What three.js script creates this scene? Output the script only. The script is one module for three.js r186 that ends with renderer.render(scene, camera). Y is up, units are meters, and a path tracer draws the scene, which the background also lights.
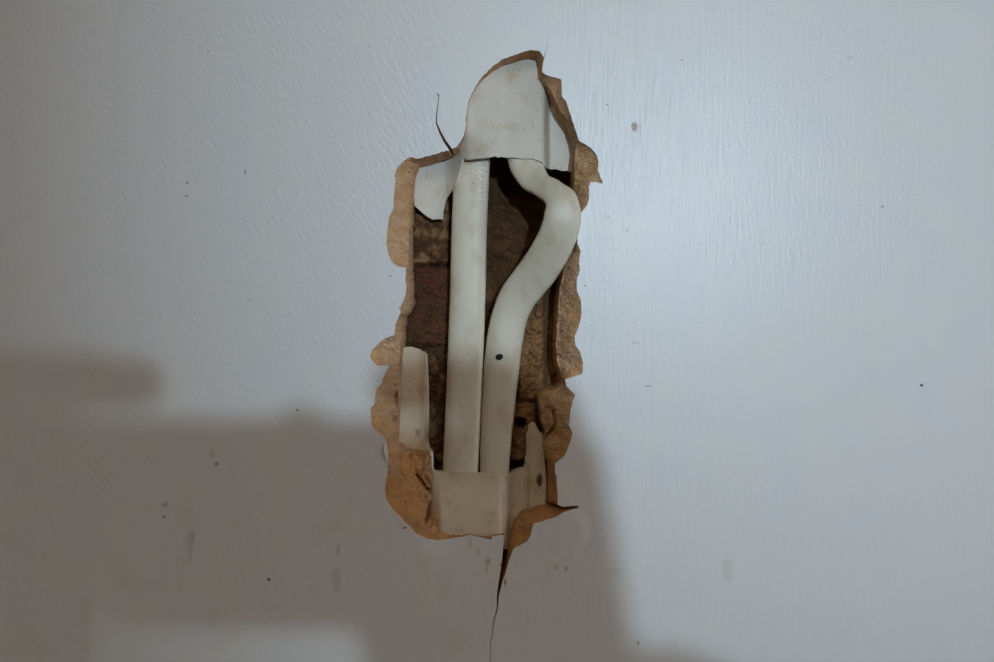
import * as THREE from 'three';
import { RectAreaLightUniformsLib } from 'three/addons/lights/RectAreaLightUniformsLib.js';
import { MarchingCubes } from 'three/addons/objects/MarchingCubes.js';
import { RoundedBoxGeometry } from 'three/addons/geometries/RoundedBoxGeometry.js';
import { mergeGeometries, mergeVertices } from 'three/addons/utils/BufferGeometryUtils.js';

RectAreaLightUniformsLib.init();

// ------------------------------------------------------------------ camera, light, exposure
const K = 1 / 3000;            // metres on the wall for one photograph pixel (a flat cable is about 12 mm wide)
const D = 0.36;                // camera to wall
const H = 1.70;                // height of the middle of the picture above the floor
const scene = new THREE.Scene();
scene.background = new THREE.Color().setRGB(2.2, 2.25, 2.45);     // overcast sky, seen by the room through its window only
const camera = new THREE.PerspectiveCamera(2 * Math.atan(331 * K / D) * 180 / Math.PI, 994 / 662, 0.01, 20);
camera.position.set(0, H, D);
camera.lookAt(0, H, 0);
const renderer = new THREE.WebGLRenderer({ antialias: true });
renderer.toneMapping = THREE.LinearToneMapping;
renderer.toneMappingExposure = 1.0;
renderer.shadowMap.enabled = true;

const SPOT = new THREE.Vector3(0.47, H + 0.42, 3.0), AIM = new THREE.Vector3(0.11, H + 0.065, 0);   // narrow cool spot lamp on the far wall
const spotLight = new THREE.SpotLight(new THREE.Color().setRGB(0.65, 0.86, 1.03), 11.4, 0, 6.0 * Math.PI / 180, 1, 2);
spotLight.position.copy(SPOT);
spotLight.target.position.copy(AIM);
spotLight.castShadow = true;
spotLight.shadow.radius = 1.9;
scene.add(spotLight, spotLight.target);

const PANEL = { x: -0.05, y: 2.485, z: 1.55, w: 1.2, d: 0.6 };
const panelLight = new THREE.RectAreaLight(new THREE.Color().setRGB(1.0, 0.88, 0.73), 2.0, PANEL.w, PANEL.d);
panelLight.position.set(PANEL.x, PANEL.y - 0.045, PANEL.z);
panelLight.lookAt(PANEL.x, 0, PANEL.z);
scene.add(panelLight);

// ------------------------------------------------------------------ helpers
let seed = 20240917;
const rnd = () => { seed = (seed * 1664525 + 1013904223) >>> 0; return seed / 4294967296; };
const PERM = new Uint16Array(1024);
{ const p = [...Array(512).keys()]; for (let i = 511; i > 0; i--) { const j = Math.floor(rnd() * (i + 1)); [p[i], p[j]] = [p[j], p[i]]; } for (let i = 0; i < 1024; i++) PERM[i] = p[i & 511]; }
const GX = new Float32Array(512), GY = new Float32Array(512);
for (let i = 0; i < 512; i++) { const a = rnd() * Math.PI * 2; GX[i] = Math.cos(a); GY[i] = Math.sin(a); }
function noise(x, y) {                               // gradient noise, about -0.7 .. 0.7
  const xi = Math.floor(x), yi = Math.floor(y), fx = x - xi, fy = y - yi;
  const u = fx * fx * fx * (fx * (fx * 6 - 15) + 10), v = fy * fy * fy * (fy * (fy * 6 - 15) + 10);
  const X = xi & 511, Y = yi & 511, X1 = (xi + 1) & 511, Y1 = (yi + 1) & 511;
  const g = (i, j, dx, dy) => { const h = PERM[PERM[i] + j]; return GX[h] * dx + GY[h] * dy; };
  const a = g(X, Y, fx, fy), b = g(X1, Y, fx - 1, fy), c = g(X, Y1, fx, fy - 1), d = g(X1, Y1, fx - 1, fy - 1);
  return a + u * (b - a) + v * (c - a + u * (a - b - c + d));
}
function fbm(x, y, n = 4) { let s = 0, a = 1; for (let i = 0; i < n; i++) { s += a * noise(x, y); a *= 0.5; x = x * 2.03 + 17.3; y = y * 2.03 + 5.7; } return s; }
const clamp = (x, a = 0, b = 1) => Math.min(b, Math.max(a, x));
const sstep = (a, b, x) => { const t = clamp((x - a) / (b - a)); return t * t * (3 - 2 * t); };
const lerp = (a, b, t) => a + (b - a) * t;
function table(pts) {                                // piecewise linear y(x)
  return (x) => { if (x <= pts[0][0]) return pts[0][1]; for (let i = 1; i < pts.length; i++) if (x <= pts[i][0]) { const [a, b] = pts[i - 1], [c, d] = pts[i]; return lerp(b, d, (x - a) / (c - a)); } return pts[pts.length - 1][1]; };
}
// a photograph pixel at depth z (metres, minus is into the wall) to a point in the room
const at = (px, py, z = 0) => { const s = (D - z) / D; return new THREE.Vector3((px - 497) * K * s, H + (331 - py) * K * s, z); };
function inside(poly, x, y) { let c = false; for (let i = 0, j = poly.length - 1; i < poly.length; j = i++) { const [xi, yi] = poly[i], [xj, yj] = poly[j]; if ((yi > y) !== (yj > y) && x < (xj - xi) * (y - yi) / (yj - yi) + xi) c = !c; } return c; }
function edgeDist(poly, x, y, closed = true) {
  let m = 1e9;
  for (let i = closed ? 0 : 1, j = closed ? poly.length - 1 : 0; i < poly.length; j = i++) {
    const ax = poly[j][0], ay = poly[j][1], dx = poly[i][0] - ax, dy = poly[i][1] - ay, l = dx * dx + dy * dy;
    const t = l > 0 ? clamp(((x - ax) * dx + (y - ay) * dy) / l) : 0, ex = x - ax - t * dx, ey = y - ay - t * dy, d = ex * ex + ey * ey;
    if (d < m) m = d;
  }
  return Math.sqrt(m);
}
function finish(o) { o.traverse((m) => { if (m.isMesh) { m.castShadow = true; m.receiveShadow = true; } }); return o; }
function part(name, geometry, material, parent) { const m = new THREE.Mesh(geometry, material); m.name = name; parent.add(m); return m; }
function thing(name, label, category, group) { const o = new THREE.Group(); o.name = name; o.userData = { label, category }; if (group) o.userData.group = group; scene.add(o); return o; }
function structure(name, label, category, geometry, material) { const o = geometry ? new THREE.Mesh(geometry, material) : new THREE.Group(); o.name = name; o.userData = { kind: 'structure', label, category }; scene.add(o); return o; }
function floatTexture(w, h, f) {                     // f in 0..1, for bump
  const d = new Float32Array(w * h * 4);
  for (let j = 0, o = 0; j < h; j++) for (let i = 0; i < w; i++, o += 4) { const v = f(i, j); d[o] = d[o + 1] = d[o + 2] = v; d[o + 3] = 1; }
  const t = new THREE.DataTexture(d, w, h, THREE.RGBAFormat, THREE.FloatType); t.magFilter = THREE.LinearFilter; t.minFilter = THREE.LinearFilter; t.needsUpdate = true; return t;
}

// ------------------------------------------------------------------ the broken outline, traced in photograph pixels
// R: ragged stretches, S: stretches kept as traced (cracks)
const OUT = [
  ['R', [[465.8, 118.1], [469, 99], [476.3, 84.7], [482.3, 76.3], [492, 66.6], [501.6, 59.3], [512.5, 55.7], [522.2, 52.1], [531.8, 49.7], [539.7, 51.1], [543.6, 57.2]]],
  ['S', [[546.9, 48], [549.3, 31], [547.2, 48], [544.2, 58.4]]],
  ['R', [[542.7, 64.2], [542.1, 72.6], [546.3, 75], [559.6, 78.7], [561.5, 80], [562, 96.8], [565.8, 100.6], [573.4, 123.2], [578.9, 140.8], [584.6, 144.1], [590.6, 147.7], [596, 154.4], [598.5, 161.6], [597.9, 171.3], [600, 176], [602.7, 183.6], [595.5, 182], [590, 182], [588.8, 186.3], [589.2, 195.9], [587.6, 204.4], [583.4, 209.8], [579, 216], [577, 228], [577.3, 243.6], [580.5, 251.4], [579, 259.9], [579.7, 270.8], [576.7, 279.2], [576.7, 289.7], [580.9, 301.8], [581.5, 313.8], [579, 325.9], [574.3, 336.8], [574.9, 345], [580.3, 352.6], [583, 363], [582.7, 372], [581.5, 374.4], [565.2, 379.3], [566.4, 386.5], [574.9, 394.4], [573, 400.4], [570.6, 410], [568.8, 425.7], [572.4, 433], [570.6, 441.4], [564.6, 455.9], [554.9, 464.4], [554.9, 471.6], [556.7, 478], [556.7, 486], [557.9, 495.4], [557.3, 504.4], [562.2, 506.9]]],
  ['S', [[577.9, 505.6], [579, 508], [564.6, 511.6]]],
  ['R', [[556, 517], [533.2, 523.8], [530, 536.5], [525.9, 542.5], [513.8, 548.5]]],
  ['S', [[509.8, 558], [505.8, 571.9], [501.8, 583.9], [498.9, 595.8], [498.2, 604.8], [497.5, 609.8], [494.6, 619.8], [492.3, 635.7], [490.7, 641.7], [490.4, 668], [489.9, 668], [490.1, 641.7], [491.6, 635.5], [493.8, 619.5], [496.5, 609.6], [496.9, 604], [496.7, 595.8], [499.0, 579.9], [501.6, 563.9], [503.2, 546]]],
  ['R', [[504.4, 535.3], [492, 535.9], [491.5, 540], [478.8, 537], [469, 534.7], [461.8, 537], [454.6, 537.7], [448.5, 539], [436.5, 540.7], [426.8, 538.9], [416, 533.4], [405, 522], [393, 509.9], [386.9, 500.2], [384.3, 490.5], [385.7, 482], [387.5, 471.2], [387.8, 462], [386, 439], [382.4, 435.4], [375.7, 431], [372, 427], [370.6, 416], [370.6, 408], [374.5, 404], [375.1, 395.6], [376.3, 388.3], [380.5, 384.7], [384.8, 375], [389, 366], [376.9, 365.4], [373.3, 361.8], [369.9, 356.9], [372, 349.7], [375.7, 346.5], [384.2, 338.6], [394.4, 335], [395, 326], [396.3, 322.3], [400.5, 312], [398.7, 309], [402.3, 303], [405.3, 294.5], [406.3, 284], [405, 279.2], [406.3, 267.7], [397.8, 266.5], [391.8, 262.3], [388, 253.8], [386, 243], [387.5, 228], [389, 216.5], [393.3, 209.2], [394.3, 188.7], [395.7, 179], [393.9, 176], [397, 168], [401.8, 162.7], [406.6, 159], [411.4, 157], [416.3, 159], [430.8, 155.4], [440.4, 152.4], [449.3, 150.3]]],
  ['S', [[443.4, 141.5], [438.8, 132.2], [435.9, 123.7], [436.2, 112.7], [437.4, 105.9], [438.5, 97], [436, 92], [439.4, 95.4], [438.2, 106], [437.2, 112.7], [437.2, 123.3], [440.8, 131.2], [446, 140.5], [452.3, 149]]],
  ['R', [[457.3, 146.5], [462.8, 137.5], [465.2, 130.2]]],
];
function ragged(groups) {
  const flat = []; for (const [k, pts] of groups) for (const p of pts) flat.push([p[0], p[1], k]);
  const out = [];
  for (let i = 0; i < flat.length; i++) {
    const a = flat[i], b = flat[(i + 1) % flat.length]; out.push([a[0], a[1]]);
    if (a[2] === 'S' || b[2] === 'S') continue;
    const dx = b[0] - a[0], dy = b[1] - a[1], l = Math.hypot(dx, dy), n = Math.floor(l / 1.6);
    for (let j = 1; j < n; j++) { const t = j / n, x = a[0] + dx * t, y = a[1] + dy * t, w = 0.9 * (noise(x * 0.45, y * 0.45) + 0.6 * noise(x * 1.1 + 9, y * 1.1)); out.push([x - dy / l * w, y + dx / l * w]); }
  }
  return out;
}
const OUTLINE = ragged(OUT);
// where the sloping broken plaster ends and the chase itself begins
const INNER = [
  [466.4, 118], [469.6, 99.6], [477, 85.4], [483.2, 77.4], [493, 67.8], [502.4, 60.6], [513, 57], [523, 53.4], [532, 51.6], [537, 54], [539, 62], [540.5, 73], [544, 79], [547.6, 88.3], [552.4, 98], [558, 109.7], [567.2, 121.8], [571.8, 135], [573, 144.7], [572, 158], [572.5, 180], [573, 195], [574, 210], [573, 225], [572, 243], [567, 255], [562, 270], [559, 285], [557, 305], [556, 325], [555, 345], [556, 365], [560, 376], [561, 384], [556, 390], [545, 392], [537, 397], [539, 410], [541, 425], [545, 434], [545, 446], [546, 458], [549.5, 466], [550.5, 487], [549, 498], [550, 506], [560, 508.6], [576.5, 507], [560, 509.6], [548, 511], [542, 511], [533, 514], [523, 516.5], [515.5, 525], [512, 538], [508, 549],
  [507.5, 558], [504.6, 571], [500.8, 583], [498.2, 595.8], [496, 612], [491, 640], [490.2, 667], [491, 640], [496, 612], [497.2, 595.8], [499.8, 579.9], [502.2, 563.9], [503.8, 546],
  [504, 534.5], [492, 535], [480, 536.5], [469, 534], [462, 535.5], [456, 534], [452, 527], [446, 522], [444, 515], [438, 510], [430.8, 511], [430, 500], [430, 475], [429, 460], [424, 456.5], [412, 454], [405, 449.5], [397.5, 446], [398.5, 430], [399.5, 410], [400, 390], [401.5, 365], [402.5, 347], [404, 335], [404.5, 316], [409, 312], [413.3, 303], [413.5, 292], [412.5, 280], [411.5, 262], [411, 240], [412, 215], [413.5, 190], [415, 172], [417, 160], [431, 156.2], [440.8, 153.2], [450.3, 151],
  [443, 141], [437, 128], [437, 112], [438, 97], [437, 112], [437, 128], [443.4, 140], [452.5, 150.5], [458.5, 147], [463.5, 138], [465.7, 130]];
const IN = INNER.map(([x, y]) => { const w = 0.8 * noise(x * 0.2, y * 0.2); const e = x < 420 && y > 165 ? -3.4 : x > 530 && y > 180 && y < 440 ? 2 : x > 545 && y < 181 ? 3 : 0; return [x + w + e, y + 0.4 * w]; });

// ------------------------------------------------------------------ materials
const TW = 1024 * K, TH = 690 * K;                   // the paint's pattern covers this much wall, then mirrors
const tx = (i) => 497 + (i / 2048 - 0.5) * 1024, ty = (j) => 331 - (j / 1380 - 0.5) * 690;   // texel to photograph pixel
const arcPlate = [[579, 506], [592, 520], [592, 540], [578, 562], [548, 582], [520, 592], [498, 597], [505, 572], [513, 549], [530, 536], [533, 523], [557, 515]];
const fillerPatch = [[452, 95], [458, 70], [475, 46], [503, 28], [535, 20], [572, 22], [581, 45], [580, 80], [573, 110], [520, 120], [462, 130]];
const paintBump = floatTexture(2048, 1380, (i, j) => {
  const x = tx(i), y = ty(j);
  // roller and brush marks: upright on the right, short and leaning on the left
  const wr = sstep(430, 540, x + 30 * noise(x * 0.02, y * 0.02)), u = 0.87 * x - 0.5 * y, v = 0.5 * x + 0.87 * y;
  const strength = 0.42 - 0.14 * sstep(640, 780, x) + 0.6 * sstep(500, 600, x) * sstep(760, 660, x) * sstep(300, 90, y) + 0.45 * sstep(220, 360, x) * sstep(470, 420, x) * sstep(280, 150, y) + 0.35 * noise(x * 0.013 + 4, y * 0.013);
  let h = 0;
  if (wr > 0) h += wr * (0.42 * noise(x * 0.25 + 0.5 * noise(x * 0.03, y * 0.02), y * 0.025) + 0.4 * noise(x * 0.5 + 7, y * 0.045) + 0.12 * noise(x * 0.12 + 40, y * 0.012));
  if (wr < 1) h += (1 - wr) * (0.42 * noise(u * 0.22 + 3, v * 0.07) + 0.36 * noise(u * 0.42 + 11, v * 0.13));
  h *= strength;
  h += 0.16 * noise(x * 0.3, y * 0.22) + 0.1 * noise(x * 0.55 + 3, y * 0.5) + 0.3 * noise(x * 0.025, y * 0.025);
  let soft = 0;
  if (x > 440 && x < 600 && y < 140) { const d = edgeDist(fillerPatch, x, y), inn = inside(fillerPatch, x, y); soft = inn ? sstep(0, 8, d) : 0; }
  h *= 1 - 0.7 * soft;
  h *= 0.165;
  if (x > 480 && x < 610 && y > 490) {               // the loosened plate of plaster beside the crack lies a little deeper
    if (inside(arcPlate, x, y)) { const d = edgeDist(arcPlate.slice(0, 7), x, y, false); h += 0.75 * sstep(0, 13, d) - 1.3 * (y - 516) / 75 * sstep(4, 30, d); }
  }
  return 0.7 + h;
});
const spots = [   // stains and specks on the paint: x, y, radius x, radius y, colour, strength
  [634.5, 127, 3.8, 4.6, [158, 118, 94], 0.95], [921.2, 385.6, 1.7, 1.4, [48, 58, 80], 0.95], [268.5, 579.5, 1.6, 1.4, [92, 48, 40], 0.9], [297, 410.5, 1.3, 1.2, [80, 66, 60], 0.8],
  [216.5, 464, 2.4, 2.2, [140, 122, 92], 0.7], [212, 454, 3, 5, [168, 158, 130], 0.4], [165, 505, 4, 3, [120, 100, 80], 0.55], [164, 517, 1.4, 1.6, [110, 88, 70], 0.7], [190, 545, 3, 18, [150, 136, 104], 0.4], [193, 536, 1, 6, [125, 108, 80], 0.5],
  [487.5, 562, 3, 4.5, [138, 112, 78], 0.7], [486.5, 571, 1.6, 5, [150, 128, 92], 0.5], [470, 543, 2, 5, [150, 128, 100], 0.35], [478, 552, 2.5, 4, [150, 128, 92], 0.4], [501, 565, 1.4, 2, [120, 88, 56], 0.7], [505, 582, 1.4, 4, [132, 100, 64], 0.6], [404.5, 528, 2, 1.3, [126, 96, 60], 0.8],
  [566, 569, 2, 3, [170, 150, 122], 0.5], [556, 567, 4, 3, [150, 132, 104], 0.35], [727, 570, 6, 14, [182, 168, 146], 0.35], [614, 572, 10, 5, [176, 160, 126], 0.3], [336, 580, 5, 12, [160, 140, 104], 0.35], [338, 550, 3, 7, [150, 130, 98], 0.4], [245, 172, 1.2, 3, [116, 124, 126], 0.5], [187, 183, 1.3, 1, [80, 82, 84], 0.8], [186, 196, 2.6, 1, [112, 116, 118], 0.55], [208, 51, 1.5, 1, [120, 124, 128], 0.6], [681.5, 60.5, 1.1, 1, [96, 104, 108], 0.6], [850, 58, 5, 2, [150, 156, 168], 0.4],
  [882, 207, 1.4, 1.2, [120, 124, 134], 0.7], [627, 231, 1.2, 1.2, [126, 136, 138], 0.6], [584.5, 286, 1.1, 1.1, [112, 120, 122], 0.7], [635, 343, 5, 1, [140, 142, 140], 0.5], [648, 386.5, 3.5, 1, [138, 142, 142], 0.5], [607, 105, 1.5, 1, [104, 110, 116], 0.6], [608, 216.5, 1.2, 1.2, [128, 136, 138], 0.6], [638, 643, 1.5, 2.4, [128, 124, 120], 0.5], [250, 300, 3, 2, [196, 200, 200], 0.4], [390, 276, 1.2, 1.2, [116, 124, 126], 0.7],
];
const paintColour = (() => {
  const w = 2048, h = 1380, d = new Uint8Array(w * h * 4);
  for (let j = 0, o = 0; j < h; j++) for (let i = 0; i < w; i++, o += 4) {
    const x = tx(i), y = ty(j), g = 1.6 * noise(x * 0.9, y * 0.9), m = 5 * noise(x * 0.02, y * 0.02) + 3 * noise(x * 0.055, y * 0.05);
    const dirt = clamp(fbm(x * 0.03 + 30, y * 0.018 + 8, 4) - 0.25) * 16 * sstep(360, 560, y) * sstep(760, 500, x);   // greasy smudges low down
    d[o] = 225 + g + 0.5 * m - 0.4 * dirt; d[o + 1] = 226 + g + 0.3 * m - 0.8 * dirt; d[o + 2] = 225 + g - 0.6 * m - 1.9 * dirt; d[o + 3] = 255;
  }
  for (const [sx, sy, rx, ry, c, k] of spots) {
    const R = Math.max(rx, ry) * 1.8;
    const i0 = Math.floor(((sx - R - 497) / 1024 + 0.5) * w), i1 = Math.ceil(((sx + R - 497) / 1024 + 0.5) * w), j0 = Math.floor(((331 - sy - R) / 690 + 0.5) * h), j1 = Math.ceil(((331 - sy + R) / 690 + 0.5) * h);
    for (let j = j0; j <= j1; j++) for (let i = i0; i <= i1; i++) {
      if (i < 0 || j < 0 || i >= w || j >= h) continue;
      const x = tx(i), y = ty(j), r = Math.hypot((x - sx) / rx, (y - sy) / ry) + 0.45 * noise(x * 0.35 + sx, y * 0.35 + sy), a = k * (rx + ry > 5.5 && k < 0.9 ? 0.5 : 1) * sstep(1.2, 0.5, r), o = (j * w + i) * 4;
      for (let q = 0; q < 3; q++) d[o + q] = lerp(d[o + q], c[q], a);
    }
  }
  const t = new THREE.DataTexture(d, w, h, THREE.RGBAFormat); t.colorSpace = THREE.SRGBColorSpace; t.magFilter = THREE.LinearFilter; t.needsUpdate = true; return t;
})();
for (const t of [paintBump, paintColour]) t.wrapS = t.wrapT = THREE.MirroredRepeatWrapping;
const grainBump = floatTexture(512, 512, (i, j) => {  // sandy grain, repeats
  const f = (x, y, s) => noise(x * s, y * s); const a = i / 512, b = j / 512;
  const tile = (s, q) => { const n = (x, y) => f(x + q, y + q, s); return lerp(lerp(n(a, b), n(a - 1, b), a), lerp(n(a, b - 1), n(a - 1, b - 1), a), b); };
  return clamp(0.5 + 0.5 * tile(60, 3) + 0.45 * tile(140, 9) + 0.3 * tile(28, 5));
});
grainBump.wrapS = grainBump.wrapT = THREE.RepeatWrapping;
const M = {
  paint: new THREE.MeshStandardMaterial({ map: paintColour, bumpMap: paintBump, bumpScale: 0.0006, roughness: 0.35 }),
  plaster: new THREE.MeshStandardMaterial({ vertexColors: true, bumpMap: grainBump, bumpScale: 0.0008, roughness: 0.95 }),
  masonry: new THREE.MeshStandardMaterial({ vertexColors: true, bumpMap: grainBump, bumpScale: 0.001, roughness: 0.95 }),
  capping: new THREE.MeshStandardMaterial({ vertexColors: true, roughness: 0.5 }),
  sheath: new THREE.MeshStandardMaterial({ vertexColors: true, roughness: 0.42 }),
  hole: new THREE.MeshStandardMaterial({ color: 0x14110f, roughness: 0.8 }),
  flake: new THREE.MeshStandardMaterial({ color: 0xe0e0dc, roughness: 0.5 }),
  emulsion: new THREE.MeshStandardMaterial({ color: 0x9c866a, roughness: 0.85 }),
  ceiling: new THREE.MeshStandardMaterial({ color: 0xb8aa94, roughness: 0.9 }),
  floor: new THREE.MeshStandardMaterial({ color: 0x3e2c1c, roughness: 0.7 }),
};

// ------------------------------------------------------------------ the room
const RX = 1.25, RR = 0.72, RZ = 3.12, RY = 2.55;
structure('floor', 'brown wooden floor of the room', 'floor', new THREE.BoxGeometry(2 * RX + 0.4, 0.1, RZ + 0.4).translate(0, -0.05, RZ / 2), M.floor);
structure('ceiling', 'off-white ceiling of the room', 'ceiling', new THREE.BoxGeometry(2 * RX + 0.4, 0.1, RZ + 0.4).translate(0, RY + 0.05, RZ / 2), M.ceiling);
structure('wall_left', 'cream side wall on the left', 'wall', new THREE.BoxGeometry(0.1, RY, RZ + 0.4).translate(-RX - 0.05, RY / 2, RZ / 2), M.emulsion);
{ // the right wall has the window that fills the picture from the right
  const w = structure('wall_right', 'cream side wall on the right with a window', 'wall'), z0 = 0.15, z1 = 0.65, y0 = 1.35, y1 = 2.1;
  const sh = new THREE.Shape([[-0.2, 0], [RZ + 0.2, 0], [RZ + 0.2, RY], [-0.2, RY]].map(([a, b]) => new THREE.Vector2(a, b)));
  sh.holes.push(new THREE.Path([[z0, y0], [z0, y1], [z1, y1], [z1, y0]].map(([a, b]) => new THREE.Vector2(a, b))));
  part('wall_panel', new THREE.ExtrudeGeometry(sh, { depth: 0.1, bevelEnabled: false }).rotateY(-Math.PI / 2).translate(RR + 0.1, 0, 0), M.emulsion, w);
  const win = structure('window_1', 'white framed window in the right wall', 'window'), fm = new THREE.MeshStandardMaterial({ color: 0xe6e6e2, roughness: 0.5 });
  const bar = (a, b, c, d, n) => part(n, new RoundedBoxGeometry(0.05, d - c, b - a, 2, 0.006).translate(RR + 0.06, (c + d) / 2, (a + b) / 2), fm, win);
  bar(z0, z1, y0, y0 + 0.05, 'window_sill'); bar(z0, z1, y1 - 0.05, y1, 'window_frame'); bar(z0, z0 + 0.05, y0 + 0.05, y1 - 0.05, 'window_frame'); bar(z1 - 0.05, z1, y0 + 0.05, y1 - 0.05, 'window_frame');
  part('pane', new THREE.BoxGeometry(0.004, y1 - y0 - 0.1, z1 - z0 - 0.1).translate(RR + 0.06, (y0 + y1) / 2, (z0 + z1) / 2), new THREE.MeshPhysicalMaterial({ color: 0xffffff, transmission: 1, thickness: 0, roughness: 0, ior: 1.5 }), win);
}
structure('wall_front', 'cream wall behind the photographer', 'wall', new THREE.BoxGeometry(2 * RX + 0.2, RY, 0.1).translate(0, RY / 2, RZ + 0.05), M.emulsion);

const wall = structure('wall_back', 'white glossy painted wall with a ragged hole broken through its plaster', 'wall');
{
  const shape = new THREE.Shape([[-RX, 0], [RX, 0], [RX, RY], [-RX, RY]].map(([x, y]) => new THREE.Vector2(x, y)));
  shape.holes.push(new THREE.Path(OUTLINE.map(([px, py]) => new THREE.Vector2((px - 497) * K, H + (331 - py) * K))));
  const g = new THREE.ExtrudeGeometry(shape, { depth: 0.0004, bevelEnabled: false }).translate(0, 0, -0.0004);
  const p = g.attributes.position, uv = g.attributes.uv;
  for (let i = 0; i < p.count; i++) uv.setXY(i, p.getX(i) / TW + 0.5, (p.getY(i) - H) / TH + 0.5);
  part('paint_skin', g, M.paint, wall);
  part('wall_core', new THREE.BoxGeometry(2 * RX, RY, 0.12).translate(0, RY / 2, -0.12), M.emulsion, wall);
}

// broken plaster and the chase behind: one height field, cut into plaster, mortar and brick
{
  const X0 = 362, X1 = 612, Y0 = 24, Y1 = 672, S = 0.75;
  const nx = Math.round((X1 - X0) / S), ny = Math.round((Y1 - Y0) / S);
  const box = (x, y, x0, x1, y0, y1, f) => sstep(x0 - f, x0 + f, x) * sstep(x1 + f, x1 - f, x) * sstep(y0 - f, y0 + f, y) * sstep(y1 + f, y1 - f, y);
  const cuts = [[[415, 477], [420, 484], [424, 491], [429, 495]], [[429, 510], [427, 519], [425, 523]], [[546, 440], [553, 432], [556, 424], [554, 412]]];
  const idx = new Int32Array((nx + 1) * (ny + 1)).fill(-1), pos = [], col = [], uvs = [], kind = [];
  const brickPoly = [[400, 262], [415, 261], [432, 263], [445, 262], [470, 263], [470, 352], [452, 349], [440, 356], [428, 351], [415, 358], [400, 352]];
  for (let j = 0; j <= ny; j++) for (let i = 0; i <= nx; i++) {
    const x = X0 + i * S, y = Y0 + j * S;
    const dO = edgeDist(OUTLINE, x, y), inO = inside(OUTLINE, x, y);
    if (!inO && dO > 3) continue;
    let z = -0.00046, k = 0;
    const wob = fbm(x * 0.045 + 3, y * 0.045 + 11, 3), fine = fbm(x * 0.22, y * 0.22, 3), lump = noise(x * 0.09 + 31, y * 0.09);
    if (inO) {
      const dI = edgeDist(IN, x, y), inI = inside(IN, x, y);
      // depth of the chase: brick on the left, lump of mortar on the right, deep gaps between
      let F = 25 + 3 * wob;
      F = lerp(F, 18 + 1.6 * wob, box(x, y, 405, 447, 205, 262, 4));
      F = lerp(F, 19.5 + 0.8 * lump, box(x, y, 400, 462, 264, 350, 3));
      F = lerp(F, 22 + 1.5 * lump, box(x, y, 400, 446, 346, 470, 4));
      F = lerp(F, 32 + 3 * wob, box(x, y, 484, 546, 150, 282, 10));
      F = lerp(F, 14.5 + 3 * lump + 0.8 * fine, box(x, y, 517, 548, 290, 406, 5));
      F = lerp(F, 17 + 2.5 * lump, box(x, y, 506, 540, 404, 470, 6));
      F = lerp(F, 32, sstep(7, 2.5, Math.hypot(x - 522, y - 428) + 2 * fine));
      const rim = 6.5 - 3 * sstep(535, 550, x) * sstep(190, 165, y) - 1.5 * sstep(470, 440, x) * sstep(440, 420, y);
      if (!inI) {
        const t = dO / (dO + dI + 1e-6), band = dO + dI;
        // shell-like chips: a shallow dish near the paint, then a drop
        const shallow = 0.7 + 1.6 * sstep(0, 0.5, t) + (rim - 2.3) * Math.pow(sstep(0.30, 1.0, t), 1.15);
        const amp = sstep(2, 12, band), dip = 2.2 * box(x, y, 386, 404, 393, 424, 3);
        z = -(shallow + dip * t + amp * (1.5 * lump * (0.3 + t) + 0.75 * fine * (0.25 + t))) * 0.001;
        z = Math.min(z, -0.0005);
        k = 1;
        for (const c of cuts) { const d = edgeDist(c, x, y, false); z -= 0.0035 * Math.exp(-d * d / 1.6) * sstep(0, 4, dO); }
      } else {
        z = -(lerp(rim + 0.4 * fine, F + 0.9 * fine, sstep(0, 2.2, dI))) * 0.001;
        k = dI < 1.6 ? 1 : inside(brickPoly, x, y) ? 3 : 2;
      }
    }
    idx[j * (nx + 1) + i] = pos.length / 3;
    pos.push((x - 497) * K, H + (331 - y) * K, z); uvs.push(x * K * 20, y * K * 20); kind.push(k);
    // colours of the stuff itself: pink-brown finish coat, sandier backing, dark mortar, red brick
    const b = fbm(x * 0.06 + 70, y * 0.06 + 20, 4), sp = noise(x * 0.8, y * 0.8), low = sstep(-0.12, 0.12, (y - 452) / 60 + 0.8 * b + 0.5 * sp);
    let c;
    if (k <= 1) {
      const t = sstep(-0.1, 0.15, b + 0.3 * sp);
      const pale = [0.66, 0.42, 0.25], sandy = [0.52, 0.31, 0.155], orange = [0.54, 0.28, 0.10];
      c = [0, 1, 2].map((q) => lerp(lerp(pale[q], sandy[q], t), orange[q], 0.8 * low));
      const f = 1 + 0.35 * b + 0.30 * sp; c = c.map((v) => v * f);
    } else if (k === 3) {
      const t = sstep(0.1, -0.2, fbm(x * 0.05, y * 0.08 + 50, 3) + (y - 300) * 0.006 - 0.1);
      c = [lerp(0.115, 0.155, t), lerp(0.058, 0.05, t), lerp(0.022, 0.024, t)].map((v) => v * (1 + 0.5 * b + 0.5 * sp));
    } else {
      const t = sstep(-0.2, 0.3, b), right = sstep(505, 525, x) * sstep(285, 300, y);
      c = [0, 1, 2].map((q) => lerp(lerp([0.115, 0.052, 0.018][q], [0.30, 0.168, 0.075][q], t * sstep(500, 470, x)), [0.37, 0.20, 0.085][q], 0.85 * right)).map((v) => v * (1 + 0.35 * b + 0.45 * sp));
    }
    col.push(...c.map((v) => clamp(v, 0.01, 0.8)));
  }
  const tris = [[], [], []];
  for (let j = 0; j < ny; j++) for (let i = 0; i < nx; i++) {
    const a = idx[j * (nx + 1) + i], b = idx[j * (nx + 1) + i + 1], c = idx[(j + 1) * (nx + 1) + i], d = idx[(j + 1) * (nx + 1) + i + 1];
    if (a < 0 || b < 0 || c < 0 || d < 0) continue;
    const k = Math.min(kind[a], kind[b], kind[c], kind[d]); tris[Math.max(0, k - 1)].push(a, c, b, b, c, d);
  }
  const whole = new THREE.BufferGeometry();
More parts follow.
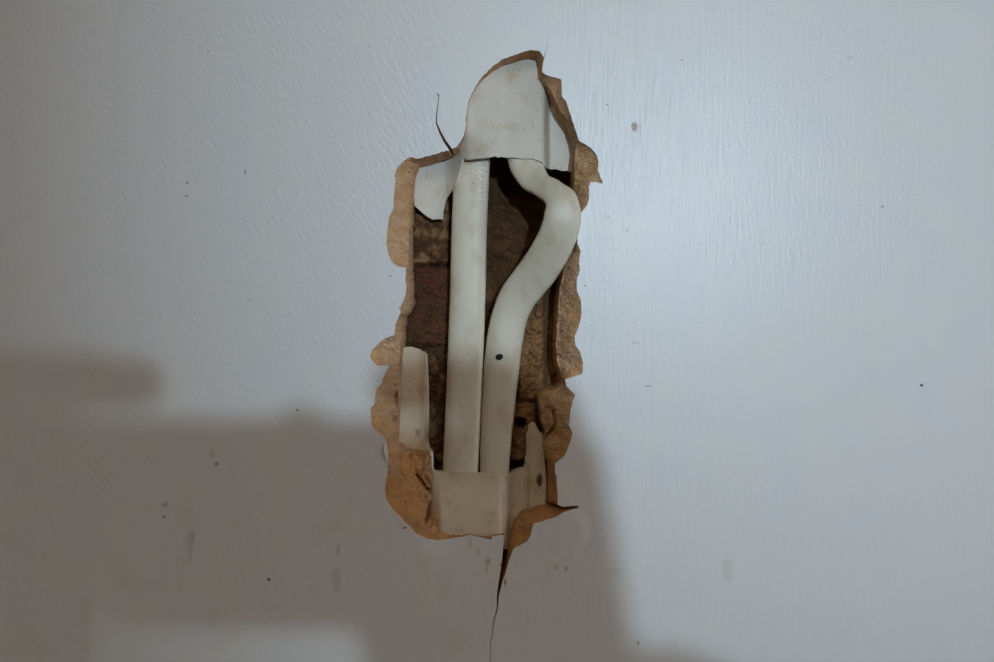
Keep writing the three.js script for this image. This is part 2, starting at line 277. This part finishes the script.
  whole.setAttribute('position', new THREE.Float32BufferAttribute(pos, 3)); whole.setIndex(tris.flat()); whole.computeVertexNormals();
  const nor = whole.attributes.normal.array;
  ['broken_plaster', 'mortar', 'brick'].forEach((name, q) => {
    const map = new Map(), P = [], N = [], C = [], U = [], I = [];
    for (const v of tris[q]) { let n = map.get(v); if (n === undefined) { n = map.size; map.set(v, n); P.push(pos[3 * v], pos[3 * v + 1], pos[3 * v + 2]); N.push(nor[3 * v], nor[3 * v + 1], nor[3 * v + 2]); C.push(col[3 * v], col[3 * v + 1], col[3 * v + 2]); U.push(uvs[2 * v], uvs[2 * v + 1]); } I.push(n); }
    const g = new THREE.BufferGeometry();
    g.setAttribute('position', new THREE.Float32BufferAttribute(P, 3)); g.setAttribute('normal', new THREE.Float32BufferAttribute(N, 3)); g.setAttribute('color', new THREE.Float32BufferAttribute(C, 3)); g.setAttribute('uv', new THREE.Float32BufferAttribute(U, 2)); g.setIndex(I);
    const m = part(name, g, q ? M.masonry : M.plaster, wall);
    m.userData.label = ['crumbly tan plaster broken away around the hole', 'rough dark brown mortar at the back of the hole', 'dark red brick face at the back of the hole'][q];
  });
  // a curl of paint lifting off the left rim
  const f = [];
  const fl = [[385, 441, 0.1], [383.6, 447, 0.5], [384.2, 454, 0.8], [386.4, 460, 0.5], [388.2, 464, 0.1]];
  const fr = [[386.5, 441, 0.1], [387, 447, 0.3], [388, 453, 0.4], [388.2, 459, 0.3], [388.6, 464.5, 0.1]];
  const g = new THREE.BufferGeometry(), pp = [], ii = [];
  for (let s = 0; s < 2; s++) for (let i = 0; i < 5; i++) for (const q of [fl, fr]) { const v = at(q[i][0], q[i][1], q[i][2] * 0.001 - s * 0.0003); pp.push(v.x, v.y, v.z); }
  for (let i = 0; i < 4; i++) { const a = 2 * i, b = a + 1, c = a + 2, d = a + 3, o = 10; ii.push(a, c, b, b, c, d, a + o, b + o, c + o, b + o, d + o, c + o, a, a + o, c, c, a + o, c + o, b, d, b + o, d, d + o, b + o); }
  g.setAttribute('position', new THREE.Float32BufferAttribute(pp, 3)); g.setIndex(ii); g.computeVertexNormals();
  part('paint_flake', g, M.flake, wall);
}
finish(wall);

// ------------------------------------------------------------------ the plastic capping over the cables, cut away in the middle
function sheet(columns, rows, zOf, thick, colour) {  // columns: [top, bottom] in pixels
  const n = columns.length, pos = [], col = [], ind = [];
  const P = (i, r, back) => {
    const [t, b] = columns[i], q = r / rows, px = lerp(t[0], b[0], q), py = lerp(t[1], b[1], q);
    return [px, py, zOf(px, py)];
  };
  const front = []; for (let i = 0; i < n; i++) for (let r = 0; r <= rows; r++) { const [px, py, z] = P(i, r); front.push({ px, py, v: at(px, py, z) }); }
  const A = (i, r) => front[clamp(i, 0, n - 1) * (rows + 1) + clamp(r, 0, rows)].v;
  for (let s = 0; s < 2; s++) for (let i = 0; i < n; i++) for (let r = 0; r <= rows; r++) {
    const f = front[i * (rows + 1) + r], v = f.v.clone();
    if (s) { const e = 0.004, zx = (zOf(f.px + 1.2, f.py) - zOf(f.px - 1.2, f.py)) / (2.4 * K), nn = new THREE.Vector3(-zx, 0, 1).normalize(); v.addScaledVector(nn, -thick); }
    pos.push(v.x, v.y, v.z); col.push(...colour(f.px, f.py));
  }
  const o = n * (rows + 1), id = (i, r, s) => s * o + i * (rows + 1) + r;
  for (let i = 0; i < n - 1; i++) for (let r = 0; r < rows; r++) {
    const a = id(i, r, 0), b = id(i + 1, r, 0), c = id(i, r + 1, 0), d = id(i + 1, r + 1, 0);
    ind.push(a, c, b, b, c, d, a + o, b + o, c + o, b + o, d + o, c + o);
  }
  const g = new THREE.BufferGeometry(); g.setAttribute('position', new THREE.Float32BufferAttribute(pos, 3)); g.setAttribute('color', new THREE.Float32BufferAttribute(col, 3)); g.setIndex(ind); g.computeVertexNormals();
  // rim of the sheet, with its own normals
  const loop = []; for (let i = 0; i < n; i++) loop.push([i, 0]); for (let r = 1; r <= rows; r++) loop.push([n - 1, r]); for (let i = n - 2; i >= 0; i--) loop.push([i, rows]); for (let r = rows - 1; r > 0; r--) loop.push([0, r]);
  const rp = [], rc = [], ri = [];
  loop.forEach(([i, r], q) => { for (let s = 0; s < 2; s++) { const w = id(i, r, s); rp.push(pos[3 * w], pos[3 * w + 1], pos[3 * w + 2]); rc.push(0.76, 0.73, 0.64); } });
  for (let q = 0; q < loop.length; q++) { const a = 2 * q, b = 2 * ((q + 1) % loop.length); ri.push(a, b, a + 1, b, b + 1, a + 1); }
  const e = new THREE.BufferGeometry(); e.setAttribute('position', new THREE.Float32BufferAttribute(rp, 3)); e.setAttribute('color', new THREE.Float32BufferAttribute(rc, 3)); e.setIndex(ri); e.computeVertexNormals();
  return mergeGeometries([g, e]);
}
function resample(pts, step) {
  const out = [pts[0].slice()];
  for (let i = 1; i < pts.length; i++) { const a = pts[i - 1], b = pts[i], n = Math.max(1, Math.ceil(Math.hypot(b[0] - a[0], b[1] - a[1]) / step)); for (let j = 1; j <= n; j++) out.push(a.map((v, q) => lerp(v, b[q], j / n))); }
  return out;
}
const smooth = (f, w) => (x) => (f(x - w) + 2 * f(x - w / 2) + 3 * f(x) + 2 * f(x + w / 2) + f(x + w)) / 9;
const dirty = (seedX, warm) => (x, y) => {            // grubby plastic with tan plaster stains
  const a = sstep(-0.05, 0.75, fbm(x * 0.05 + seedX, y * 0.05, 5) + 0.55 * noise(x * 0.35, y * 0.35) + 0.35 * noise(x * 0.8, y * 0.8)), s = sstep(0.38, 0.55, noise(x * 0.55 + 5, y * 0.55 + seedX)) * 0.35;
  const base = warm ? [0.68, 0.60, 0.44] : [0.66, 0.62, 0.54], tan = warm ? [0.52, 0.43, 0.29] : [0.56, 0.46, 0.32], k = clamp(a * 0.8 + s);
  const f = 1 + 0.07 * noise(x * 0.9, y * 0.9);
  return [0, 1, 2].map((q) => lerp(base[q], tan[q], k) * f);
};
{ // upper piece
  const zx = smooth(table([[405, -13.6], [446, -13.4], [451, -12.4], [456, -10.2], [461, -8.2], [467, -7.0], [474, -6.6], [541, -6.5], [545, -7.2], [547.2, -10.5], [549, -13.0], [580, -13.4]]), 1.6);
  const low = resample([[414, 168], [414.4, 205.6], [422, 212.5], [428, 217], [433, 219.6], [438, 219], [443.2, 219.6], [443.4, 212], [446.5, 198], [452.5, 187.5], [457, 180], [460, 170], [462.5, 160.5], [463.5, 157.5], [467, 159.8], [477, 158.6], [490, 157.4], [496, 156.2], [498, 157.8], [501, 156.6], [507, 157.8], [513, 157.2], [522, 158.6], [530, 158.4], [537, 160], [543, 162.5], [544.2, 166], [547, 168.2], [552, 169.5], [556, 169], [562, 171], [567, 170.6], [571.5, 172.6], [576, 173]], 0.8);
  const cols = low.map(([x, y], i) => { const q = i / (low.length - 1); return [[lerp(408, 577, Math.pow(q, 1)), 36], [x, y]]; });
  // keep columns upright wherever the lower edge runs left to right
  cols.forEach((c) => { c[0][0] = clamp(c[1][0], 408, 577); });
  const g = sheet(cols, 60, (x, y) => (zx(x) + 0.35 * noise(x * 0.03, y * 0.03) - 2.4 * sstep(110, 45, y) * sstep(485, 520, x) + 4.4 * sstep(505, 466, x) * sstep(452, 462, x) * sstep(168, 128, y) + 0.7 * sstep(190, 222, y) * sstep(440, 420, x)) * 0.001, 0.0008, dirty(12, false));
  const o = thing('cable_capping', 'upper piece of off-white plastic cable capping with a torn hanging side flange', 'cable cover');
  part('capping_sheet', g, M.capping, o); finish(o);
}
{ // lower piece
  const zx = smooth(table([[392, -13.6], [420, -13.2], [425, -12.4], [428.3, -10.6], [430.2, -8.2], [433, -7.0], [440, -6.7], [499, -6.9], [503, -7.6], [505, -8.3], [507, -8.0], [510, -10.4], [514, -11.6], [547, -12.2], [560, -12.4]]), 1.4);
  const top = resample([[397.4, 452], [397.6, 440], [399.3, 418], [400.2, 388], [401.6, 364], [402.4, 350], [405, 347], [411, 346.6], [419, 349], [423.5, 351.6], [425.4, 354.5], [426.2, 368], [427, 388], [426.8, 408], [425.4, 438], [427.8, 447.5], [430.8, 451.5], [431.2, 458], [431.3, 465.5], [432.6, 468.5], [435.5, 470.2], [444.6, 471], [460, 471.6], [480, 472.8], [490, 472.4], [499, 472], [503, 473.6], [505.4, 475], [508.5, 474.4], [511.4, 472.6], [515, 469.4], [519, 467.6], [523, 467.2], [525.2, 458], [526.4, 449], [526.2, 446], [529.2, 441], [529.4, 438], [526.4, 433.6], [526.6, 432], [528.6, 431], [528.2, 426.4], [530, 422.8], [532.6, 421.7], [535, 422.8], [536.4, 426], [538.8, 431], [542.6, 433.4], [544, 446], [544.8, 462], [546, 473], [546.4, 487], [545, 496]], 0.8);
  const n = top.length;
  const cols = top.map((t) => [t, [clamp(t[0], 397, 546), 549]]), edge = top.filter((t, i) => i % 2 === 0), lip = (x, y) => y > 462 && y < 482 && x > 431 && x < 526 || y > 340 && y < 470 && x < 433 && x > 422 ? sstep(2.2, 0, edgeDist(edge, x, y, false)) : 0;
  const stain = dirty(77, true), mark = (x, y) => Math.max(sstep(1.3, 0.6, Math.hypot((x - 539.5) / 3, (y - 480) / 7) + 0.5 * noise(x * 0.5, y * 0.5)), 0.55 * sstep(1.2, 0.5, Math.hypot((x - 417.5) / 3, (y - 433) / 4.5) + 0.6 * noise(x * 0.5, y * 0.5)));
  const g = sheet(cols, 90, (x, y) => (zx(x) + 0.3 * noise(x * 0.03 + 9, y * 0.03) + 4.6 * sstep(476, 534, y) * sstep(427, 442, x) * sstep(512, 500, x) - 1.5 * lip(x, y)) * 0.001, 0.0008, (x, y) => { const c = stain(x, y), k = mark(x, y); return c.map((v, q) => lerp(v, [0.09, 0.06, 0.05][q], k)); });
  const o = thing('cable_capping_001', 'lower piece of plastic cable capping with a tall strip and a jagged sliver', 'cable cover');
  part('capping_sheet', g, M.capping, o); finish(o);
}

// ------------------------------------------------------------------ the two flat cables
function cable(points, colour, rings, sides = 96) {
  const prof = []; { const raw = []; for (let k = 0; k <= 800; k++) { const th = k / 800 * Math.PI * 2, cx = Math.cos(th), sy = Math.sin(th), e = 2 / 2.9; raw.push([Math.sign(cx) * Math.pow(Math.abs(cx), e), Math.sign(sy) * Math.pow(Math.abs(sy), e)]); } const L = [0]; for (let k = 1; k <= 800; k++) L.push(L[k - 1] + Math.hypot(2 * (raw[k][0] - raw[k - 1][0]), raw[k][1] - raw[k - 1][1])); let q = 0; for (let k = 0; k <= sides; k++) { const t = L[800] * k / sides; while (q < 799 && L[q + 1] < t) q++; const f = clamp((t - L[q]) / Math.max(1e-9, L[q + 1] - L[q])); prof.push([lerp(raw[q][0], raw[q + 1][0], f), lerp(raw[q][1], raw[q + 1][1], f)]); } }   // points: px, py, z mm, width px, thickness mm
  const c = new THREE.CatmullRomCurve3(points.map(([x, y, z]) => new THREE.Vector3(x, y, z * 0.001 / K)), false, 'centripetal');
  const wt = points.length - 1, pos = [], col = [], ind = [], uv = [];
  const val = (t, q) => { const f = t * wt, i = Math.min(wt - 1, Math.floor(f)), u = f - i, s = u * u * (3 - 2 * u); return lerp(points[i][q], points[i + 1][q], s); };
  for (let r = 0; r <= rings; r++) {
    const t = r / rings, p = c.getPoint(t), T = c.getTangent(t);
    const side = new THREE.Vector3(-T.y, T.x, 0).normalize(); if (side.x < 0) side.negate();
    const N = new THREE.Vector3().crossVectors(side, T).normalize(); if (N.z < 0) N.negate();
    const a = val(t, 3) / 2, b = val(t, 4) / 2 * 0.001 / K;
    for (let k = 0; k <= sides; k++) {
      const u = prof[k][0] * a, v = prof[k][1] * b;
      const q = p.clone().addScaledVector(side, u).addScaledVector(N, v), w = at(q.x, q.y, q.z * K);
      pos.push(w.x, w.y, w.z); col.push(...colour(q.x, q.y)); uv.push(k / sides, t);
    }
  }
  const w = sides + 1;
  for (let r = 0; r < rings; r++) for (let k = 0; k < sides; k++) { const a0 = r * w + k, b0 = a0 + 1, c0 = a0 + w, d0 = c0 + 1; ind.push(a0, c0, b0, b0, c0, d0); }
  const g = new THREE.BufferGeometry(); g.setAttribute('position', new THREE.Float32BufferAttribute(pos, 3)); g.setAttribute('color', new THREE.Float32BufferAttribute(col, 3)); g.setAttribute('uv', new THREE.Float32BufferAttribute(uv, 2)); g.setIndex(ind);
  const m = mergeVertices(g.deleteAttribute('uv'), 1e-7); m.computeVertexNormals(); return m;
}
const sheath = (sx, specks) => (x, y) => {            // cream plastic, smudged, with crumbs of brown dust
  const a = sstep(0.0, 0.6, fbm(x * 0.05 + sx, y * 0.03, 3)), s = clamp(sstep(0.22, 0.36, noise(x * 0.62 + sx, y * 0.62)) * specks(x, y));
  return [0, 1, 2].map((q) => lerp(lerp([0.70, 0.655, 0.53][q], [0.60, 0.525, 0.365][q], 0.8 * a), [0.38, 0.18, 0.10][q], s));
};
{
  const g = cable([[474, 128, -13.2, 35, 6], [473, 150, -13.2, 35, 6], [471.6, 175, -13, 35.4, 6], [469.2, 230, -11.6, 35.6, 6], [467.8, 290, -10.5, 35.8, 6], [466, 345, -10.7, 36, 6], [463.4, 410, -10.9, 36, 6], [460.4, 472, -11.0, 35.5, 6], [458, 520, -11, 35.5, 6], [457, 545, -11, 35.5, 6]], sheath(3, (x, y) => 0.75 * sstep(235, 165, y) * sstep(462, 474, x) + 0.12), 420);
  const o = thing('flat_cable', 'straight cream flat cable on the left, running from upper to lower capping', 'cable');
  part('sheath', g, M.sheath, o); finish(o);
}
{
  const g = cable([[523, 128, -10.6, 34, 6], [523.5, 148, -10.6, 34.5, 6], [526, 163, -10.2, 34.5, 6], [532.5, 177, -8.6, 30, 6], [542.5, 186, -5.6, 24, 6], [553, 192.4, -2.4, 26, 6.2], [561.5, 203, -0.4, 34, 6.6], [562.5, 217, 0.2, 37.5, 6.4], [558.5, 234, -0.8, 38.5, 6.2], [550.5, 251, -3.0, 39, 6], [540, 268, -5.8, 39, 6], [528.5, 283, -8.2, 38.5, 6], [518, 297, -9.8, 37.5, 6], [510.5, 314, -10.6, 36, 6], [505.8, 334, -10.8, 36.5, 6], [502.5, 360, -10.8, 36, 6], [499, 400, -10.8, 33.5, 6], [496, 440, -11, 31, 6], [494.5, 472, -11.2, 29, 6], [493, 520, -11.2, 29, 6], [493, 545, -11.2, 29, 6]], sheath(41, (x, y) => 0.4 * sstep(200, 160, y) + 0.05), 520);
  const o = thing('flat_cable_001', 'bent cream flat cable on the right, bulging outward over the hole rim', 'cable');
  part('sheath', g, M.sheath, o);
  const c = at(499.3, 357, -0.00762), n = new THREE.LatheGeometry([[0, 0.00012], [0.0010, 0.0001], [0.0013, 0.00002], [0.0014, -0.0006]].map(([a, b]) => new THREE.Vector2(a, b)), 24).rotateX(Math.PI / 2);
  const h = part('puncture', n, M.hole, o); h.position.copy(c); h.scale.set(1, 0.78, 1); h.rotation.z = 0.3; h.userData.label = 'small black puncture hole in the sheath';
  finish(o);
}

// ------------------------------------------------------------------ lamps
{
  const o = thing('spot_lamp', 'small cool white spot lamp on the wall behind the photographer', 'lamp');
  o.position.copy(SPOT);
  o.lookAt(AIM);                                       // local +z points along the beam
  const casing = new THREE.MeshStandardMaterial({ color: 0xd0d0cc, roughness: 0.45 });
  const L = (pts) => new THREE.LatheGeometry(pts.map(([a, b]) => new THREE.Vector2(a, b)), 36).rotateX(Math.PI / 2);
  part('lamp_shade', L([[0.014, -0.07], [0.03, -0.05], [0.04, -0.004], [0.042, -0.004], [0.032, -0.053], [0.015, -0.074], [0, -0.074], [0, -0.07], [0.014, -0.07]]), casing, o);
  part('bulb', L([[0, -0.006], [0.02, -0.008], [0.03, -0.016], [0.026, -0.04], [0.012, -0.065], [0, -0.066]]), new THREE.MeshStandardMaterial({ color: 0xffffff, emissive: new THREE.Color().setRGB(0.66, 0.86, 1.0), emissiveIntensity: 3, roughness: 0.3 }), o);
  part('arm', new THREE.CylinderGeometry(0.006, 0.006, 0.06, 12).rotateX(Math.PI / 2).translate(0, 0, -0.1), casing, o);
  finish(o);
}
{
  const o = thing('ceiling_light', 'wide warm white ceiling light with a flat diffuser', 'lamp');
  o.position.set(PANEL.x, RY, PANEL.z);
  part('housing', new RoundedBoxGeometry(PANEL.w + 0.06, 0.06, PANEL.d + 0.06, 2, 0.01).translate(0, -0.03, 0), M.ceiling, o);
  part('diffuser', new RoundedBoxGeometry(PANEL.w, 0.03, PANEL.d, 2, 0.008).translate(0, -0.07, 0), new THREE.MeshStandardMaterial({ color: 0xffffff, emissive: new THREE.Color().setRGB(1.0, 0.88, 0.73), emissiveIntensity: 1.5, roughness: 0.6 }), o);
  finish(o);
}

// ------------------------------------------------------------------ the photographer, whose hands and camera shade the wall
{
  const o = thing('compact_camera', 'black compact camera held up to the wall by the photographer', 'camera');
  o.position.set(0, H, 0);
  const body = new THREE.MeshStandardMaterial({ color: 0x1b1b1d, roughness: 0.5 }), metal = new THREE.MeshStandardMaterial({ color: 0x777a7d, metalness: 0.8, roughness: 0.35 });
  part('body', new RoundedBoxGeometry(0.088, 0.06, 0.022, 4, 0.006).translate(-0.008, 0, 0.402), body, o);
  const ring = (pts, m, n) => part(n, new THREE.LatheGeometry(pts.map(([a, b]) => new THREE.Vector2(a, b)), 40).rotateX(Math.PI / 2), m, o);
  ring([[0, 0.3675], [0.012, 0.3665], [0.0165, 0.366], [0.0185, 0.367], [0.019, 0.378], [0.0215, 0.379], [0.022, 0.392], [0, 0.392]], metal, 'lens_barrel');
  part('shutter_button', new THREE.CylinderGeometry(0.005, 0.0055, 0.004, 24).translate(0.006, 0.0315, 0.402), metal, o);
  part('screen', new RoundedBoxGeometry(0.062, 0.046, 0.002, 2, 0.0008).translate(-0.012, 0, 0.4135), new THREE.MeshStandardMaterial({ color: 0x0a0a0c, roughness: 0.15 }), o);
  finish(o);
}
{
  const V = (x, y, z) => new THREE.Vector3(x, y, z);
  // tapered capsules: a, b, radius at a, radius at b
  function mesh(bones, blend, centre, half, cell) {
    const n = Math.ceil(2 * half / cell), mc = new MarchingCubes(n, new THREE.MeshBasicMaterial(), false, false, 400000), f = mc.field;
    mc.isolation = 0;
    const pre = bones.map(([a, b, ra, rb]) => { const d = b.clone().sub(a); return [a.x, a.y, a.z, d.x, d.y, d.z, Math.max(1e-9, d.lengthSq()), ra, rb]; });
    for (let k = 0, q = 0; k < n; k++) for (let j = 0; j < n; j++) for (let i = 0; i < n; i++, q++) {
      const x = centre.x + (i - n / 2) / (n / 2) * half, y = centre.y + (j - n / 2) / (n / 2) * half, z = centre.z + (k - n / 2) / (n / 2) * half;
      let s = 0, mn = 1e9;
      for (const p of pre) {
        const ex = x - p[0], ey = y - p[1], ez = z - p[2], t = clamp((ex * p[3] + ey * p[4] + ez * p[5]) / p[6]), ax = ex - t * p[3], ay = ey - t * p[4], az = ez - t * p[5];
        const d = Math.sqrt(ax * ax + ay * ay + az * az) - (p[7] + (p[8] - p[7]) * t);
        if (d < mn) mn = d; if (d < 0.15) s += Math.exp(-d / blend);
      }
      const d = mn > 0.12 ? mn : -blend * Math.log(s);
      f[q] = -d;
    }
    mc.update();
    const g = new THREE.BufferGeometry(), c = mc.count, P = mc.positionArray.slice(0, c * 3), N = mc.normalArray.slice(0, c * 3);
    for (let i = 0; i < c; i++) { P[3 * i] = centre.x + P[3 * i] * half; P[3 * i + 1] = centre.y + P[3 * i + 1] * half; P[3 * i + 2] = centre.z + P[3 * i + 2] * half; }
    g.setAttribute('position', new THREE.BufferAttribute(P, 3)); g.setAttribute('normal', new THREE.BufferAttribute(N, 3)); return g;
  }
  const h = H, B = [];
  const two = (f) => { for (const s of [-1, 1]) f(s); };
  const hip = 0.90, sh = 1.37, bz = 0.92;
  B.push([V(-0.06, 1.0, bz), V(0.06, 1.0, bz), 0.125, 0.125], [V(-0.05, 1.15, bz), V(0.05, 1.15, bz), 0.115, 0.115], [V(-0.08, 1.28, bz), V(0.08, 1.28, bz), 0.12, 0.12], [V(-0.14, sh, bz - 0.02), V(0.14, sh, bz - 0.02), 0.065, 0.065], [V(0, sh + 0.02, bz - 0.01), V(0, sh + 0.12, bz - 0.04), 0.055, 0.052]);
  two((s) => {
    B.push([V(s * 0.09, hip, bz), V(s * 0.11, 0.48, bz + 0.0), 0.088, 0.058], [V(s * 0.11, 0.48, bz), V(s * 0.12, 0.09, bz + 0.03), 0.056, 0.04], [V(s * 0.12, 0.05, bz + 0.03), V(s * 0.135, 0.032, bz - 0.15), 0.042, 0.033]);
    B.push([V(s * 0.17, sh, bz - 0.02), V(s > 0 ? 0.33 : -0.25, s > 0 ? 1.49 : 1.35, 0.67), 0.055, 0.045], [V(s > 0 ? 0.33 : -0.25, s > 0 ? 1.49 : 1.35, 0.67), V(s > 0 ? 0.121 : -0.098, h - (s > 0 ? 0.052 : 0.085), s > 0 ? 0.476 : 0.452), 0.043, 0.029]);
  });
  const bodyG = mesh(B, 0.018, V(0, 0.88, 0.78), 0.90, 0.0145);
  // hands: palms at the ends of the camera, a forefinger on top, the others round the front, the thumb behind
  const hands = [];
  two((s) => {
    const X = (x) => s > 0 ? x - 0.020 : -x, b = [], w = V(s > 0 ? 0.121 : -0.098, h - (s > 0 ? 0.052 : 0.085), s > 0 ? 0.476 : 0.452);
    const F = [[0.0400, 0.0088, 0.042], [0.021, 0.0088, 0.046], [0.003, 0.0084, 0.050], [-0.0145, 0.0076, 0.056]];
    F.forEach(([y, r, tip], q) => {
      const top = q === 0, kn = V(X([0.098, 0.105, 0.107, 0.104][q]), h + y - (top ? 0.006 : 0.002), 0.428), c = [kn,
        top ? V(X(0.082), h + y + 0.002, 0.408) : V(X(0.094), h + y, 0.392), top ? V(X(0.060), h + y + 0.001, 0.400) : V(X(0.074), h + y - 0.001, 0.378), V(X(s > 0 ? tip + 0.011 : tip), h + y - (top ? 0 : 0.003), top ? 0.398 : 0.3785)];
      b.push([V(X(s > 0 ? 0.114 : 0.090), h - 0.046, s > 0 ? 0.458 : 0.446), kn, 0.017, 0.0125], [V(X(0.080), h - 0.052, 0.444), V(kn.x - s * 0.012, kn.y - 0.004, 0.430), 0.016, 0.0095]);
      for (let i = 0; i < 3; i++) b.push([c[i], c[i + 1], r * (1.04 - 0.07 * i), r * (0.97 - 0.08 * i)]);
    });
    b.push([V(X(0.066), h + 0.020, 0.433), V(X(0.094), h + 0.024, 0.436), 0.0105, 0.0115]);
    b.push([w, V(X(s > 0 ? 0.114 : 0.086), h - (s > 0 ? 0.047 : 0.055), s > 0 ? 0.458 : 0.446), 0.027, 0.024]);
    const th = [[0.074, -0.050, 0.446], [0.062, -0.022, 0.439], [0.055, 0.006, 0.432], [0.047, 0.026, 0.4275]];
    for (let i = 0; i < 3; i++) b.push([V(X(th[i][0]), h + th[i][1], th[i][2]), V(X(th[i + 1][0]), h + th[i + 1][1], th[i + 1][2]), [0.017, 0.0135, 0.0098][i], [0.0135, 0.0098, 0.0085][i]]);
    hands.push(mesh(b, 0.0016, V(X(0.078), h - 0.03, 0.42), 0.095, 0.003));
  });
  const hz = bz - 0.06, hy = 1.56;
  const headG = mesh([[V(0, hy - 0.09, hz + 0.01), V(0, hy - 0.13, hz + 0.02), 0.05, 0.054], [V(0, hy + 0.02, hz + 0.015), V(0, hy + 0.03, hz - 0.01), 0.085, 0.08], [V(0, hy - 0.06, hz - 0.035), V(0, hy - 0.03, hz), 0.045, 0.068], [V(0, hy + 0.0, hz - 0.085), V(0, hy - 0.022, hz - 0.1), 0.009, 0.012], [V(-0.018, hy - 0.05, hz - 0.078), V(0.018, hy - 0.05, hz - 0.078), 0.006, 0.006], [V(-0.083, hy - 0.01, hz + 0.012), V(-0.086, hy + 0.015, hz + 0.02), 0.011, 0.014], [V(0.083, hy - 0.01, hz + 0.012), V(0.086, hy + 0.015, hz + 0.02), 0.011, 0.014]], 0.008, V(0, hy - 0.02, hz), 0.17, 0.0045);
  const g = mergeGeometries([bodyG, ...hands, headG]), p = g.attributes.position, col = new Float32Array(p.count * 3);
  for (let i = 0; i < p.count; i++) {
    const x = p.getX(i), y = p.getY(i), z = p.getZ(i);
    const skin = (z < 0.50 && y > 1.5) || y > 1.42 && Math.abs(x) < 0.11 && z > 0.7;
    const c = skin ? [0.55, 0.34, 0.24] : y < 0.075 ? [0.05, 0.035, 0.03] : y < 0.98 ? [0.06, 0.07, 0.11] : [0.22, 0.17, 0.13];
    col.set(c, 3 * i);
  }
  g.setAttribute('color', new THREE.BufferAttribute(col, 3));
  const o = thing('person', 'person in a brown jumper and dark trousers holding up a compact camera', 'person');
  part('figure', g, new THREE.MeshStandardMaterial({ vertexColors: true, roughness: 0.8 }), o);
  const hair = new THREE.SphereGeometry(1, 32, 20, 0, Math.PI * 2, 0, Math.PI * 0.6).scale(0.096, 0.10, 0.108).rotateX(0.5).translate(0, hy + 0.03, hz + 0.012);
  part('hair', hair, new THREE.MeshStandardMaterial({ color: 0x3a2a1e, roughness: 0.9, side: THREE.DoubleSide }), o);
  two((s) => part('eye', new THREE.SphereGeometry(0.011, 16, 12).translate(s * 0.031, hy + 0.004, hz - 0.066), new THREE.MeshStandardMaterial({ color: 0x40342c, roughness: 0.2 }), o));
  finish(o);
}
scene.traverse((m) => { if (m.isMesh) { m.castShadow = true; m.receiveShadow = true; } });
renderer.render(scene, camera);
